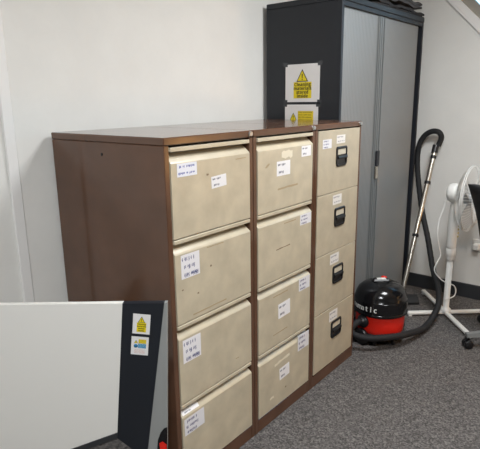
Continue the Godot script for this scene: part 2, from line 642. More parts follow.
func make_cabinets() -> void:
	# --- first
	var t := cabinet_case(0.0, "brown and cream filing cabinet with bare brown side, at the open end of the row")
	var ds := []
	for k in 4:
		ds.append(pull_drawer(t, k))
	# local y is from the top of each drawer's lip
	sticker(ds[0], 0.050, -0.098, 0.092, 0.044, 0)
	sticker(ds[0], 0.214, -0.158, 0.080, 0.042, 1, 0.0032, 0.05)
	mark(ds[0], 0.190, -0.105, 0.010, 0.008, M.chip)
	mark(ds[0], 0.348, -0.067, 0.060, 0.005, M.scuff, 0.02)
	sticker(ds[1], 0.050, -0.142, 0.090, 0.085, 3)
	mark(ds[1], 0.195, -0.130, 0.008, 0.008, M.chip)
	mark(ds[1], 0.050, -0.180, 0.007, 0.006, M.chip)
	mark(ds[1], 0.125, -0.213, 0.008, 0.007, M.chip)
	mark(ds[1], 0.180, -0.058, 0.090, 0.004, M.scuff)
	mark(ds[1], 0.100, -0.286, 0.180, 0.006, M.scuff, 0.01)
	sticker(ds[2], 0.042, -0.148, 0.090, 0.088, 3)
	mark(ds[2], 0.330, -0.250, 0.020, 0.004, M.scuff)
	sticker(ds[3], 0.034, -0.130, 0.104, 0.068, 2, 0.0032, 0.02)
	# a slip tucked over the finger pull of the lowest drawer
	part("sticker", sheet(Vector3(0.030, -0.0455, 0.0002), Vector3.RIGHT, Vector3(0, 0.0265, -0.0235).normalized(), 0.085, 0.028, 0.0008), M.notes[1], ds[3])
	var st := begin()
	lathe(st, PackedVector2Array([Vector2(0, 0.0), Vector2(0.005, 0.0), Vector2(0.005, 0.0012), Vector2(0, 0.0012)]), 12, toward(Vector3(0.0002, 1.252, -0.32), Vector3(-1, 0, 0)))
	build("screw", st, M.black_soft, t)
	# --- second
	t = cabinet_case(W, "brown and cream filing cabinet standing between the other two in the row")
	ds = []
	for k in 4:
		ds.append(pull_drawer(t, k))
	mark(ds[0], 0.187, -0.078, 0.080, 0.040, M.residue)
	sticker(ds[0], 0.152, -0.163, 0.098, 0.060, 1)
	sticker(ds[0], 0.338, -0.100, 0.076, 0.046, 1)
	mark(ds[0], 0.160, -0.218, 0.150, 0.010, M.scuff, 0.03)
	mark(ds[0], 0.075, -0.120, 0.030, 0.012, M.scuff, 0.5)
	sticker(ds[1], 0.335, -0.100, 0.090, 0.048, 2)
	mark(ds[1], 0.210, -0.066, 0.090, 0.006, M.scuff, 0.02)
	mark(ds[1], 0.150, -0.170, 0.105, 0.006, M.chip, 0.02)
	sticker(ds[2], 0.332, -0.108, 0.092, 0.060, 2)
	sticker(ds[2], 0.168, -0.186, 0.092, 0.068, 1, 0.0032, 0.03)
	mark(ds[2], 0.130, -0.072, 0.110, 0.006, M.scuff, 0.02)
	mark(ds[2], 0.130, -0.250, 0.110, 0.006, M.scuff, 0.02)
	sticker(ds[3], 0.330, -0.104, 0.096, 0.078, 2)
	part("sticker", sheet(Vector3(0.345, -0.0455, 0.0002), Vector3.RIGHT, Vector3(0, 0.0265, -0.0235).normalized(), 0.07, 0.028, 0.0008), M.notes[1], ds[3])
	sticker(ds[3], 0.180, -0.186, 0.080, 0.058, 1, 0.0032, 0.05)
	mark(ds[3], 0.140, -0.096, 0.120, 0.016, M.residue, 0.1)
	mark(ds[3], 0.225, -0.240, 0.010, 0.008, M.chip)
	mark(ds[3], 0.105, -0.246, 0.030, 0.014, M.residue)
	# --- third
	t = cabinet_case(2 * W, "brown and cream filing cabinet with black recessed pulls, beside the tall dark cupboard")
	var ys := [1.288, 0.987, 0.686, 0.383, 0.066]
	ds = []
	for k in 4:
		ds.append(flat_drawer(t, ys[k], ys[k + 1]))
	sticker(ds[0], 0.060, -0.082, 0.082, 0.042, 2)
	sticker(ds[0], 0.190, -0.066, 0.086, 0.040, 4)
	sticker(ds[1], 0.170, -0.062, 0.088, 0.048, 4)
	sticker(ds[2], 0.160, -0.066, 0.088, 0.052, 4)
	sticker(ds[3], 0.168, -0.076, 0.086, 0.056, 4)

# ------------------------------------------------------------------ tall cupboard and its notices
func make_cupboard() -> void:
	var x0 := 1.402
	var x1 := 2.552
	var zf := -0.147
	var zb := -0.625
	var h := 1.951
	var t := thing("tall_cupboard", "tall dark grey cupboard with pale grey tambour doors, beside the filing cabinets", "cupboard")
	t.position = Vector3(x0, 0, zf)
	var w := x1 - x0
	var dz := zb - zf
	var st := begin()
	cbox(st, Vector3(0, 0, dz), Vector3(0.020, h - 0.03, 0), 0.0015)
	build("side_panel", st, M.dark, t)
	st = begin()
	cbox(st, Vector3(w - 0.020, 0, dz), Vector3(w, h - 0.03, 0), 0.0015)
	build("side_panel", st, M.dark, t)
	st = begin()
	cbox(st, Vector3(0.02, 0.02, dz), Vector3(w - 0.02, h - 0.03, dz + 0.01), 0)
	build("back_panel", st, M.dark, t)
	st = begin()
	cbox(st, Vector3(-0.001, h - 0.03, dz - 0.001), Vector3(w + 0.001, h, 0.003), 0.003)
	build("top", st, M.dark, t)
	st = begin()
	cbox(st, Vector3(0.02, h - 0.055, -0.022), Vector3(w - 0.02, h - 0.0305, -0.001), 0.002)
	build("top_rail", st, M.dark, t)
	st = begin()
	cbox(st, Vector3(0.02, 0.0, -0.03), Vector3(w - 0.02, 0.07, -0.001), 0.002)
	build("plinth", st, M.dark, t)
	for s in 2:
		st = begin()
		var a := 0.02 if s == 0 else w - 0.062
		var b := 0.034 if s == 0 else w - 0.02
		cbox(st, Vector3(a, 0.07, -0.03), Vector3(b, h - 0.055, -0.006 if s == 0 else -0.026), 0.002)
		build("door_track", st, M.dark, t)
	# tambour doors: narrow rounded slats
	var mid := 1.908 - x0
	for s in 2:
		var xa := 0.034 if s == 0 else mid + 0.052
		var xb := mid - 0.052 if s == 0 else w - 0.0625
		var y0 := 0.071
		var y1 := h - 0.056
		st = begin()
		var n := int((xb - xa) / 0.017)
		st.set_smooth_group(-1)
		var pr := PackedVector2Array()
		for k in n:
			var u0 := lerpf(xa, xb, float(k) / n)
			var u1 := lerpf(xa, xb, float(k + 1) / n)
			pr.append(Vector2(u0 + 0.0004, -0.0152))
			pr.append(Vector2(u0 + 0.002, -0.0140))
			pr.append(Vector2(u1 - 0.002, -0.0140))
			pr.append(Vector2(u1 - 0.0004, -0.0152))
		for k in pr.size() - 1:
			quad(st, Vector3(pr[k].x, y0, pr[k].y), Vector3(pr[k + 1].x, y0, pr[k + 1].y), Vector3(pr[k + 1].x, y1, pr[k + 1].y), Vector3(pr[k].x, y1, pr[k].y), Vector3(0, 0, 1))
		cbox(st, Vector3(xa, y0, -0.024), Vector3(xb, y1, -0.0156), 0)
		var door := build("tambour_door", st, M.tambour, t)
		# stiff leading edge with its grip groove
		st = begin()
		var ex := xb if s == 0 else xa
		var sg := 1.0 if s == 0 else -1.0
		var e0 := minf(ex, ex + sg * 0.050)
		var e1 := maxf(ex, ex + sg * 0.050)
		cbox(st, Vector3(e0, y0, -0.026), Vector3(e1, y1, -0.013), 0.002)
		cbox(st, Vector3(ex + sg * 0.012 - 0.004, y0, -0.013), Vector3(ex + sg * 0.012 + 0.004, y1, -0.0065), 0.002)
		cbox(st, Vector3(ex + sg * 0.040 - 0.008, y0, -0.013), Vector3(ex + sg * 0.040 + 0.008, y1, -0.0075), 0.002)
		build("edge_profile", st, M.tambour_edge, door)
	st = begin()
	cbox(st, Vector3(mid - 0.018, 1.02, -0.006), Vector3(mid + 0.026, 1.115, 0.006), 0.004)
	build("latch", st, M.dark, t)
	st = begin()
	cbox(st, Vector3(mid - 0.022, 0.94, -0.006), Vector3(mid + 0.016, 1.02, 0.004), 0.004)
	build("lock_plate", st, M.steel, t)
	# folded dark cloths on top
	var looks := [["folded dark grey blanket lying on the cupboard, lowest of the pile", M.cloth_dark], ["folded grey blanket on the cupboard, in the middle of its pile", M.cloth], ["folded grey blanket on the cupboard, topmost of its pile", M.cloth]]
	var ybase := h + 0.001
	for k in 3:
		var f := thing("folded_blanket", looks[k][0], "blanket", "pile of folded blankets")
		var fx0: float = 1.78 + 0.05 * k
		var fx1: float = 2.60 - 0.02 * k
		for layer in 2:
			st = begin()
			var segs := 28
			var th := 0.017
			var hgt := 0.020
			var top_p := PackedVector2Array()
			var bot_p := PackedVector2Array()
			for i in segs + 1:
				var u := float(i) / segs
				var x := lerpf(fx0, fx1, u)
				var wave := 0.0 if (k == 0 and layer == 0) else 0.006 * sin(u * 13.0 + k * 0.5) + 0.004 * sin(u * 29.0)
				var rise := wave + hgt * layer
				bot_p.append(Vector2(x, rise))
				top_p.append(Vector2(x, rise + th * (0.55 + 0.45 * minf(1.0, 8.0 * minf(u, 1.0 - u)))))
			top_p.reverse()
			var poly := bot_p
			poly.append_array(top_p)
			prism(st, poly, Vector3(0, ybase, -0.56), Vector3.RIGHT, Vector3.UP, Vector3(0, 0, 1), 0.395 - 0.012 * k)
			build("fold", st, looks[k][1], f)
		ybase += 0.062
	# notices taped to the side
	notice(Transform3D(Basis(Vector3(0, 0, 1), Vector3(0, 1, 0), Vector3(-1, 0, 0)), Vector3(x0 - 0.0006, 1.416, -0.492)), 0.222, 0.203, true, "white notice with yellow warning block reading Cleaning materials stored inside, on the tall cupboard", "notices on the tall cupboard")
	notice(Transform3D(Basis(Vector3(0, 0, 1), Vector3(0, 1, 0), Vector3(-1, 0, 0)), Vector3(x0 - 0.0006, 1.196, -0.494)), 0.218, 0.206, false, "white notice with warning triangle and yellow print, just above the cabinet tops on the cupboard", "notices on the tall cupboard")

func warning_triangle(called: String, parent: Node3D, xf: Transform3D, s: float) -> void:
	var st := begin()
	var u := xf.basis.x
	var v := xf.basis.y
	var n := xf.basis.z
	prism(st, PackedVector2Array([Vector2(-s * 0.5, 0), Vector2(s * 0.5, 0), Vector2(0, s * 0.88)]), xf.origin, u, v, n, 0.0005)
	var tr := build(called, st, M.ink, parent)
	st = begin()
	prism(st, PackedVector2Array([Vector2(-s * 0.40, s * 0.06), Vector2(s * 0.40, s * 0.06), Vector2(0, s * 0.76)]), xf.origin + n * 0.0005, u, v, n, 0.0004)
	build("yellow_field", st, M.yellow, tr)
	st = begin()
	prism(st, PackedVector2Array([Vector2(-s * 0.025, s * 0.22), Vector2(s * 0.025, s * 0.22), Vector2(s * 0.05, s * 0.55), Vector2(-s * 0.05, s * 0.55)]), xf.origin + n * 0.0009, u, v, n, 0.0003)
	prism(st, PackedVector2Array([Vector2(-s * 0.035, s * 0.11), Vector2(s * 0.035, s * 0.11), Vector2(s * 0.035, s * 0.18), Vector2(-s * 0.035, s * 0.18)]), xf.origin + n * 0.0009, u, v, n, 0.0003)
	build("exclamation_mark", st, M.ink, tr)

# xf: origin at the lower left corner, x reading direction, z out of the surface
func notice(xf: Transform3D, w: float, h: float, words: bool, label: String, group: String) -> void:
	var t := thing("warning_notice", label, "notice", group)
	t.transform = xf
	var st := begin()
	cbox(st, Vector3(0, 0, -0.0004), Vector3(w, h, 0.0002), 0)
	build("paper", st, M.paper, t)
	for c: Vector2 in [Vector2(0, 0), Vector2(w, 0), Vector2(0, h), Vector2(w, h)]:
		st = begin()
		cbox(st, Vector3(c.x - 0.014, c.y - 0.012, 0.0002), Vector3(c.x + 0.014, c.y + 0.012, 0.0004), 0)
		build("tape", st, M.tape, t)
	var id := Transform3D.IDENTITY
	if words:
		warning_triangle("warning_triangle", t, id.translated(Vector3(w * 0.5, h * 0.54, 0.0002)), w * 0.34)
		st = begin()
		cbox(st, Vector3(w * 0.25, h * 0.10, 0.0002), Vector3(w * 0.77, h * 0.53, 0.0006), 0)
		build("yellow_panel", st, M.yellow, t)
		var rows := ["Cleaning", "materials", "stored", "inside"]
		for k in 4:
			text("lettering", rows[k], w * 0.115, M.ink, id.translated(Vector3(w * 0.51, h * (0.465 - 0.102 * k), 0.0009)), t)
	else:
		warning_triangle("warning_triangle", t, id.translated(Vector3(w * 0.26, h * 0.56, 0.0002)), w * 0.24)
		part("yellow_panel", sheet(Vector3(w * 0.40, h * 0.56, 0.0002), Vector3.RIGHT, Vector3.UP, w * 0.46, h * 0.27, 0.0004), M.yellow_print, t)
		st = begin()
		lathe(st, PackedVector2Array([Vector2(0, 0.0), Vector2(w * 0.11, 0.0), Vector2(w * 0.11, 0.0005), Vector2(0, 0.0005)]), 24, toward(Vector3(w * 0.24, h * 0.42, 0.0002), Vector3(0, 0, 1)))
		build("blue_disc", st, M.blue, t)
		part("blue_panel", sheet(Vector3(w * 0.40, h * 0.30, 0.0002), Vector3.RIGHT, Vector3.UP, w * 0.46, h * 0.24, 0.0004), M.blue_print, t)
		part("orange_print", sheet(Vector3(w * 0.14, h * 0.06, 0.0002), Vector3.RIGHT, Vector3.UP, w * 0.72, h * 0.20, 0.0003), M.orange_print, t)

# ------------------------------------------------------------------ vacuum cleaner
func make_vacuum() -> void:
	var t := thing("vacuum_cleaner", "red and black tub vacuum cleaner with hose and steel wand, by the tall cupboard", "vacuum cleaner")
	var c := Vector3(1.682, 0, 0.022)
	t.position = c
	var st := begin()
	lathe(st, PackedVector2Array([Vector2(0, 0.055), Vector2(0.130, 0.055), Vector2(0.138, 0.062), Vector2(0.142, 0.10), Vector2(0.146, 0.18), Vector2(0.146, 0.20), Vector2(0.12, 0.20), Vector2(0, 0.20)]), 56)
	build("drum", st, M.red, t)
	st = begin()
	lathe(st, PackedVector2Array([Vector2(0, 0.040), Vector2(0.128, 0.040), Vector2(0.146, 0.046), Vector2(0.152, 0.060), Vector2(0.150, 0.072), Vector2(0.141, 0.076), Vector2(0.12, 0.076)]), 56)
	build("bumper", st, M.black, t)
	st = begin()
	lathe(st, PackedVector2Array([Vector2(0.13, 0.185), Vector2(0.154, 0.185), Vector2(0.160, 0.190), Vector2(0.161, 0.199), Vector2(0.157, 0.204), Vector2(0.157, 0.204), Vector2(0.157, 0.262), Vector2(0.155, 0.272), Vector2(0.155, 0.272), Vector2(0.151, 0.276), Vector2(0.147, 0.298), Vector2(0.134, 0.324), Vector2(0.110, 0.346), Vector2(0.076, 0.361), Vector2(0.038, 0.368), Vector2(0, 0.370)]), 56)
	var lid := build("lid", st, M.black_gloss, t)
	# handle bridge and badge on the crown
	var cam := Vector3(-0.775, 0, 0.632)
	var lat := Vector3(0.632, 0, 0.775)
	var fr := Transform3D(Basis(lat, Vector3.UP, cam), Vector3.ZERO)
	st = begin()
	cbox(st, Vector3(-0.055, 0.360, -0.022), Vector3(0.045, 0.380, 0.022), 0.008, fr)
	build("carry_handle", st, M.black, lid)
	st = begin()
	cbox(st, Vector3(-0.028, 0.380, -0.014), Vector3(0.024, 0.3815, 0.014), 0.0, fr)
	build("badge", st, M.white_plastic, lid)
	st = begin()
	lathe(st, PackedVector2Array([Vector2(0.018, 0), Vector2(0.018, 0.012), Vector2(0.012, 0.018), Vector2(0, 0.019)]), 20, fr * toward(Vector3(0.030, 0.357, -0.060), Vector3(0.2, 1, -0.3)))
	var sw := build("switch", st, M.red, lid)
	sw.set_meta("label", "round red switch")
	# maker's name along the black band
	var word := "numatic"
	for k in word.length():
		var ang := deg_to_rad(-84.0 + k * 9.6)
		var dir := cam * cos(ang) + lat * sin(ang)
		var tx := lat * cos(ang) - cam * sin(ang)
		text("lettering", word[k], 0.042, M.white_plastic, Transform3D(Basis(tx, Vector3.UP, dir), dir * 0.1572 + Vector3(0, 0.234, 0)), lid)
	# hose inlet
	var dir2 := (cam * 0.55 - lat * 0.84).normalized()
	st = begin()
	lathe(st, PackedVector2Array([Vector2(0.040, 0), Vector2(0.040, 0.012), Vector2(0.034, 0.02), Vector2(0.026, 0.022), Vector2(0.026, 0.03), Vector2(0, 0.03)]), 28, toward(dir2 * 0.138 + Vector3(0, 0.145, 0), dir2))
	build("hose_socket", st, M.black, t)
	# wheels and castors
	for s: float in [-1.0, 1.0]:
		st = begin()
		var ax := Vector3(0.95, 0, 0.312)
		lathe(st, PackedVector2Array([Vector2(0, -0.016), Vector2(0.042, -0.016), Vector2(0.048, -0.010), Vector2(0.048, 0.010), Vector2(0.042, 0.016), Vector2(0, 0.016)]), 28, toward(ax * s * (0.168 if s > 0.0 else 0.150) + Vector3(0, 0.048, 0), ax))
		build("wheel", st, M.black, t)
		st = begin()
		lathe(st, PackedVector2Array([Vector2(0, -0.009), Vector2(0.018, -0.009), Vector2(0.020, 0.0), Vector2(0.018, 0.009), Vector2(0, 0.009)]), 20, toward(cam * 0.105 + lat * s * 0.055 + Vector3(0, 0.020, 0), lat))
		cbox(st, Vector3(-0.008, 0.03, -0.008), Vector3(0.008, 0.05, 0.008), 0.002, Transform3D(Basis.IDENTITY, cam * 0.105 + lat * s * 0.055))
		build("castor", st, M.black, t)
	# hose: round the front of the drum, along the floor, up to the wand
	var hp := PackedVector3Array([Vector3(1.545, 0.145, -0.025), Vector3(1.50, 0.14, -0.045), Vector3(1.455, 0.11, -0.055), Vector3(1.435, 0.095, -0.01), Vector3(1.465, 0.088, 0.06), Vector3(1.535, 0.084, 0.125), Vector3(1.62, 0.078, 0.178), Vector3(1.71, 0.068, 0.206), Vector3(1.80, 0.053, 0.220), Vector3(1.895, 0.042, 0.226), Vector3(2.00, 0.063, 0.232), Vector3(2.10, 0.126, 0.236), Vector3(2.20, 0.199, 0.197), Vector3(2.27, 0.296, 0.132), Vector3(2.36, 0.474, 0.054), Vector3(2.45, 0.659, -0.034), Vector3(2.545, 0.853, -0.109), Vector3(2.60, 0.99, -0.146), Vector3(2.612, 1.10, -0.143), Vector3(2.614, 1.168, -0.108), Vector3(2.614, 1.197, -0.058), Vector3(2.614, 1.192, -0.012), Vector3(2.614, 1.155, 0.008), Vector3(2.608, 1.098, -0.008)])
	for i in hp.size():
		hp[i] -= c
	st = begin()
	var sp := smooth_path(hp, 10)
	var radii := []
	for i in sp.size():
		radii.append(0.0185 + (0.0012 if i % 2 == 0 else 0.0))
	tube(st, sp, radii, 14)
	build("hose", st, M.black_soft, t)
	var wa := Vector3(2.610, 1.10, -0.024) - c
	var wb := Vector3(2.20, 0.075, -0.048) - c
	st = begin()
	tube(st, PackedVector3Array([wa.lerp(wb, 0.03), wb]), 0.0165, 18)
	var wand := build("wand", st, M.steel, t)
	for q: Array in [[0.0, 0.05, 0.022], [0.070, 0.088, 0.0205], [0.238, 0.256, 0.0215], [0.585, 0.603, 0.0215]]:
		st = begin()
		tube(st, PackedVector3Array([wa.lerp(wb, q[0]), wa.lerp(wb, q[1])]), q[2], 18)
		build("collar", st, M.black, wand)
	# floor head beside the drum
	st = begin()
	var hf := Transform3D(Basis(lat, Vector3.UP, cam), Vector3(2.205, 0, -0.03) - c)
	var headp := PackedVector2Array([Vector2(-0.045, 0.002), Vector2(0.045, 0.002), Vector2(0.045, 0.018), Vector2(0.012, 0.045), Vector2(-0.02, 0.055), Vector2(-0.045, 0.03)])
	prism(st, headp, hf * Vector3(0.0, 0, -0.10), hf.basis.z, hf.basis.y, hf.basis.x, 0.13)
	tube(st, PackedVector3Array([wb, hf * Vector3(0.0, 0.03, 0.0)]), 0.019, 14)
	build("floor_head", st, M.black, t)

# ------------------------------------------------------------------ pedestal fan
func make_fan() -> void:
	var t := thing("pedestal_fan", "white pedestal fan with wire cage and cross-shaped foot, beside the end wall", "fan")
	var c := Vector3(2.262, 0, 0.238)
	t.position = c
	var da := Vector3(0.76, 0, -0.65)
	var db := Vector3(0.65, 0, 0.76)
	for q: Array in [[da, 0.40], [-da, 0.36], [db, 0.36], [-db, 0.26]]:
		var st := begin()
		var dir: Vector3 = q[0]
		var sd := dir.cross(Vector3.UP)
		var L: float = q[1]
		cbox(st, Vector3(0.0, 0.012, -0.016), Vector3(L, 0.032, 0.016), 0.005, Transform3D(Basis(dir, Vector3.UP, sd), Vector3.ZERO))
		cbox(st, Vector3(L - 0.03, 0.0, -0.014), Vector3(L - 0.006, 0.014, 0.014), 0.003, Transform3D(Basis(dir, Vector3.UP, sd), Vector3.ZERO))
		build("foot", st, M.white_plastic, t)
	var st2 := begin()
	lathe(st2, PackedVector2Array([Vector2(0.034, 0.033), Vector2(0.034, 0.045), Vector2(0.024, 0.055), Vector2(0.0195, 0.06), Vector2(0.0195, 0.42), Vector2(0, 0.42)]), 24)
	build("pole", st2, M.white_plastic, t)
	st2 = begin()
	lathe(st2, PackedVector2Array([Vector2(0.020, 0.385), Vector2(0.027, 0.39), Vector2(0.027, 0.415), Vector2(0.027, 0.415), Vector2(0.031, 0.42), Vector2(0.031, 0.470), Vector2(0.022, 0.476), Vector2(0, 0.476)]), 24)
	build("collar", st2, M.white_plastic, t)
	# control column
	st2 = begin()
	var rings := [[0.470, 0.030, 0.026], [0.485, 0.036, 0.030], [0.62, 0.038, 0.032], [0.72, 0.030, 0.028], [0.775, 0.024, 0.024]]
	for i in rings.size() - 1:
		var pa := PackedVector3Array()
		var pb := PackedVector3Array()
		for k in 16:
			var a := TAU * k / 16.0
			pa.append(Vector3(cos(a) * rings[i][1], rings[i][0], sin(a) * rings[i][2]))
			pb.append(Vector3(cos(a) * rings[i + 1][1], rings[i + 1][0], sin(a) * rings[i + 1][2]))
		loft(st2, pa, pb)
	build("control_column", st2, M.white_plastic, t)
	for k in 4:
		st2 = begin()
		cbox(st2, Vector3(0.004, 0.545 + 0.024 * k, 0.026), Vector3(0.020, 0.557 + 0.024 * k, 0.037), 0.003)
		build("button", st2, M.button, t)
	# motor housing, axis along +z
	var hub := Vector3(-0.010, 0.838, 0.0)
	st2 = begin()
	lathe(st2, PackedVector2Array([Vector2(0, -0.048), Vector2(0.035, -0.046), Vector2(0.052, -0.038), Vector2(0.060, -0.022), Vector2(0.062, 0.0), Vector2(0.058, 0.018), Vector2(0.03, 0.026), Vector2(0, 0.026)]), 36, toward(hub, Vector3(0, 0, 1)))
	build("motor_housing", st2, M.white_plastic, t)
	st2 = begin()
	tube(st2, PackedVector3Array([Vector3(0, 0.74, 0), hub + Vector3(0.005, -0.03, 0)]), 0.024, 16)
	build("neck", st2, M.white_plastic, t)
	# cage: rim rings and radial wires, back and front
	var cc := hub + Vector3(0.010, -0.030, 0.088)
	var R := 0.205
	st2 = begin()
	for rr: Array in [[R, -0.004], [R, 0.006], [R * 0.70, -0.048], [R * 0.70, 0.050], [0.05, -0.062], [0.05, 0.066]]:
		var ring := PackedVector3Array()
		for k in 49:
			var a := TAU * k / 48.0
			ring.append(cc + Vector3(cos(a) * rr[0], sin(a) * rr[0], rr[1]))
		tube(st2, ring, 0.0028 if rr[0] == R else 0.0018, 6)
	build("rim", st2, M.white_plastic, t)
	for side: float in [-1.0, 1.0]:
		st2 = begin()
		for k in 60:
			var a := TAU * k / 60.0
			var e := Vector3(cos(a), sin(a), 0)
			var wire := PackedVector3Array()
			for q: Vector2 in [Vector2(0.045, 0.063), Vector2(0.09, 0.062), Vector2(0.145, 0.048), Vector2(0.185, 0.026), Vector2(R, 0.004)]:
				wire.append(cc + e * q.x + Vector3(0, 0, q.y * side))
			tube(st2, wire, 0.0011, 4)
		build("cage", st2, M.white_plastic, t)
	st2 = begin()
	lathe(st2, PackedVector2Array([Vector2(0, -0.03), Vector2(0.036, -0.03), Vector2(0.036, 0.01), Vector2(0.025, 0.022), Vector2(0, 0.026)]), 24, toward(cc, Vector3(0, 0, 1)))
	var hb := build("blade_hub", st2, M.fan_blade, t)
	for k in 3:
		st2 = begin()
		var poly := PackedVector2Array()
		for q: Vector2 in [Vector2(0.03, -0.02), Vector2(0.08, -0.055), Vector2(0.15, -0.08), Vector2(0.182, -0.04), Vector2(0.186, 0.02), Vector2(0.15, 0.06), Vector2(0.08, 0.045), Vector2(0.03, 0.02)]:
			poly.append(q)
		var bs := Basis(Vector3(0, 0, 1), TAU * k / 3.0 + 0.4) * Basis(Vector3(1, 0, 0), 0.35)
		prism(st2, poly, cc - bs.z * 0.0015, bs.x, bs.y, bs.z, 0.003)
		build("blade", st2, M.fan_blade, hb)
	# badge in the middle of the cage
	st2 = begin()
	lathe(st2, PackedVector2Array([Vector2(0.05, 0), Vector2(0.048, 0.008), Vector2(0.03, 0.012), Vector2(0, 0.013)]), 28, toward(cc + Vector3(0, 0, 0.062), Vector3(0, 0, 1)))
	build("cage_badge", st2, M.white_plastic, t)
	# mains lead
	st2 = begin()
	var lead := PackedVector3Array([hub + Vector3(-0.03, -0.05, -0.05), Vector3(-0.040, 0.74, -0.055), Vector3(-0.062, 0.66, -0.07), Vector3(-0.075, 0.57, -0.07), Vector3(-0.055, 0.48, -0.06), Vector3(-0.045, 0.42, -0.05), Vector3(-0.08, 0.33, -0.07), Vector3(-0.03, 0.25, -0.03), Vector3(0.045, 0.20, 0.03), Vector3(0.03, 0.14, 0.04), Vector3(-0.03, 0.12, 0.0)])
	tube(st2, smooth_path(lead, 6), 0.0042, 8)
	build("mains_lead", st2, M.white_plastic, t)

# ------------------------------------------------------------------ office chair
func make_chair() -> void:
	var t := thing("office_chair", "black office chair on a five-star castor base, beside the fan", "chair")
	var lat := Vector3(0.632, 0, 0.775)
	var fwd := Vector3(0.775, 0, -0.632)
	var c := Vector3(2.091, 0, 0.771)
	t.position = c
	t.transform.basis = Basis(lat, Vector3.UP, -fwd)    # local +x is where the chair faces
	for k in 5:
		var a := PI + TAU * k / 5.0
		var d := Vector3(cos(a), 0, sin(a))
		var sd := d.cross(Vector3.UP)
		var st := begin()
		var pa := PackedVector3Array()
		var pb := PackedVector3Array()
		for q: Vector2 in [Vector2(-1, 0), Vector2(1, 0), Vector2(0.7, 1), Vector2(-0.7, 1)]:
			pa.append(d * 0.03 + sd * q.x * 0.028 + Vector3(0, 0.085 + q.y * 0.045, 0))
			pb.append(d * 0.375 + sd * q.x * 0.018 + Vector3(0, 0.072 + q.y * 0.022, 0))
		loft(st, pa, pb)
		build("leg", st, M.tambour_edge, t)
		st = begin()
		for s: float in [-1.0, 1.0]:
			lathe(st, PackedVector2Array([Vector2(0, -0.010), Vector2(0.022, -0.010), Vector2(0.027, -0.005), Vector2(0.027, 0.006), Vector2(0.020, 0.010), Vector2(0, 0.010)]), 22, toward(d * 0.360 + sd * s * 0.017 + Vector3(0, 0.0275, 0), sd))
		cbox(st, Vector3(-0.012, 0.04, -0.008), Vector3(0.012, 0.076, 0.008), 0.003, Transform3D(Basis(d, Vector3.UP, sd), d * 0.365))
		build("castor", st, M.black, t)
	var st2 := begin()
	lathe(st2, PackedVector2Array([Vector2(0, 0.075), Vector2(0.034, 0.075), Vector2(0.034, 0.14), Vector2(0.026, 0.145), Vector2(0.026, 0.30), Vector2(0.016, 0.30), Vector2(0.016, 0.42), Vector2(0, 0.42)]), 24)
	build("gas_column", st2, M.black, t)
	st2 = begin()
	cbox(st2, Vector3(-0.21, 0.43, -0.23), Vector3(0.26, 0.50, 0.23), 0.03)
	build("seat", st2, M.black_soft, t)
	st2 = begin()
	cbox(st2, Vector3(-0.10, 0.405, -0.09), Vector3(0.10, 0.432, 0.09), 0.006)
	build("mechanism", st2, M.black, t)
	st2 = begin()
	tube(st2, smooth_path(PackedVector3Array([Vector3(-0.06, 0.418, 0), Vector3(-0.20, 0.415, 0), Vector3(-0.265, 0.45, 0), Vector3(-0.275, 0.60, 0)]), 6), 0.018, 12)
	build("back_support", st2, M.black, t)
	# curved backrest
	st2 = begin()
	st2.set_smooth_group(1)
	var rows := 9
	var cols := 9
	var grid := []
	for s in 2:
		var g := []
		for j in rows:
			var row := []
			var v := float(j) / (rows - 1)
			for i in cols:
				var u := lerpf(-1, 1, float(i) / (cols - 1))
				var halfw := 0.215 * (1.0 - 0.16 * pow(absf(v * 2.0 - 1.0), 3.0))
				var x := -0.245 - 0.10 * v * v - 0.02 * v + 0.03 * u * u
				row.append(Vector3(x + (0.0 if s == 0 else -0.045 * (1.0 - 0.6 * pow(absf(u), 4.0))), 0.52 + 0.44 * v - 0.02 * u * u * v, u * halfw))
			g.append(row)
		grid.append(g)
	for s in 2:
		for j in rows - 1:
			for i in cols - 1:
				quad(st2, grid[s][j][i], grid[s][j][i + 1], grid[s][j + 1][i + 1], grid[s][j + 1][i], Vector3(1 if s == 0 else -1, 0, 0))
	for j in rows - 1:
		quad(st2, grid[0][j][0], grid[0][j + 1][0], grid[1][j + 1][0], grid[1][j][0], Vector3(0, 0, -1))
		quad(st2, grid[0][j][cols - 1], grid[0][j + 1][cols - 1], grid[1][j + 1][cols - 1], grid[1][j][cols - 1], Vector3(0, 0, 1))
	for i in cols - 1:
		quad(st2, grid[0][0][i], grid[0][0][i + 1], grid[1][0][i + 1], grid[1][0][i], Vector3(0, -1, 0))
		quad(st2, grid[0][rows - 1][i], grid[0][rows - 1][i + 1], grid[1][rows - 1][i + 1], grid[1][rows - 1][i], Vector3(0, 1, 0))
	build("backrest", st2, M.black_soft, t)

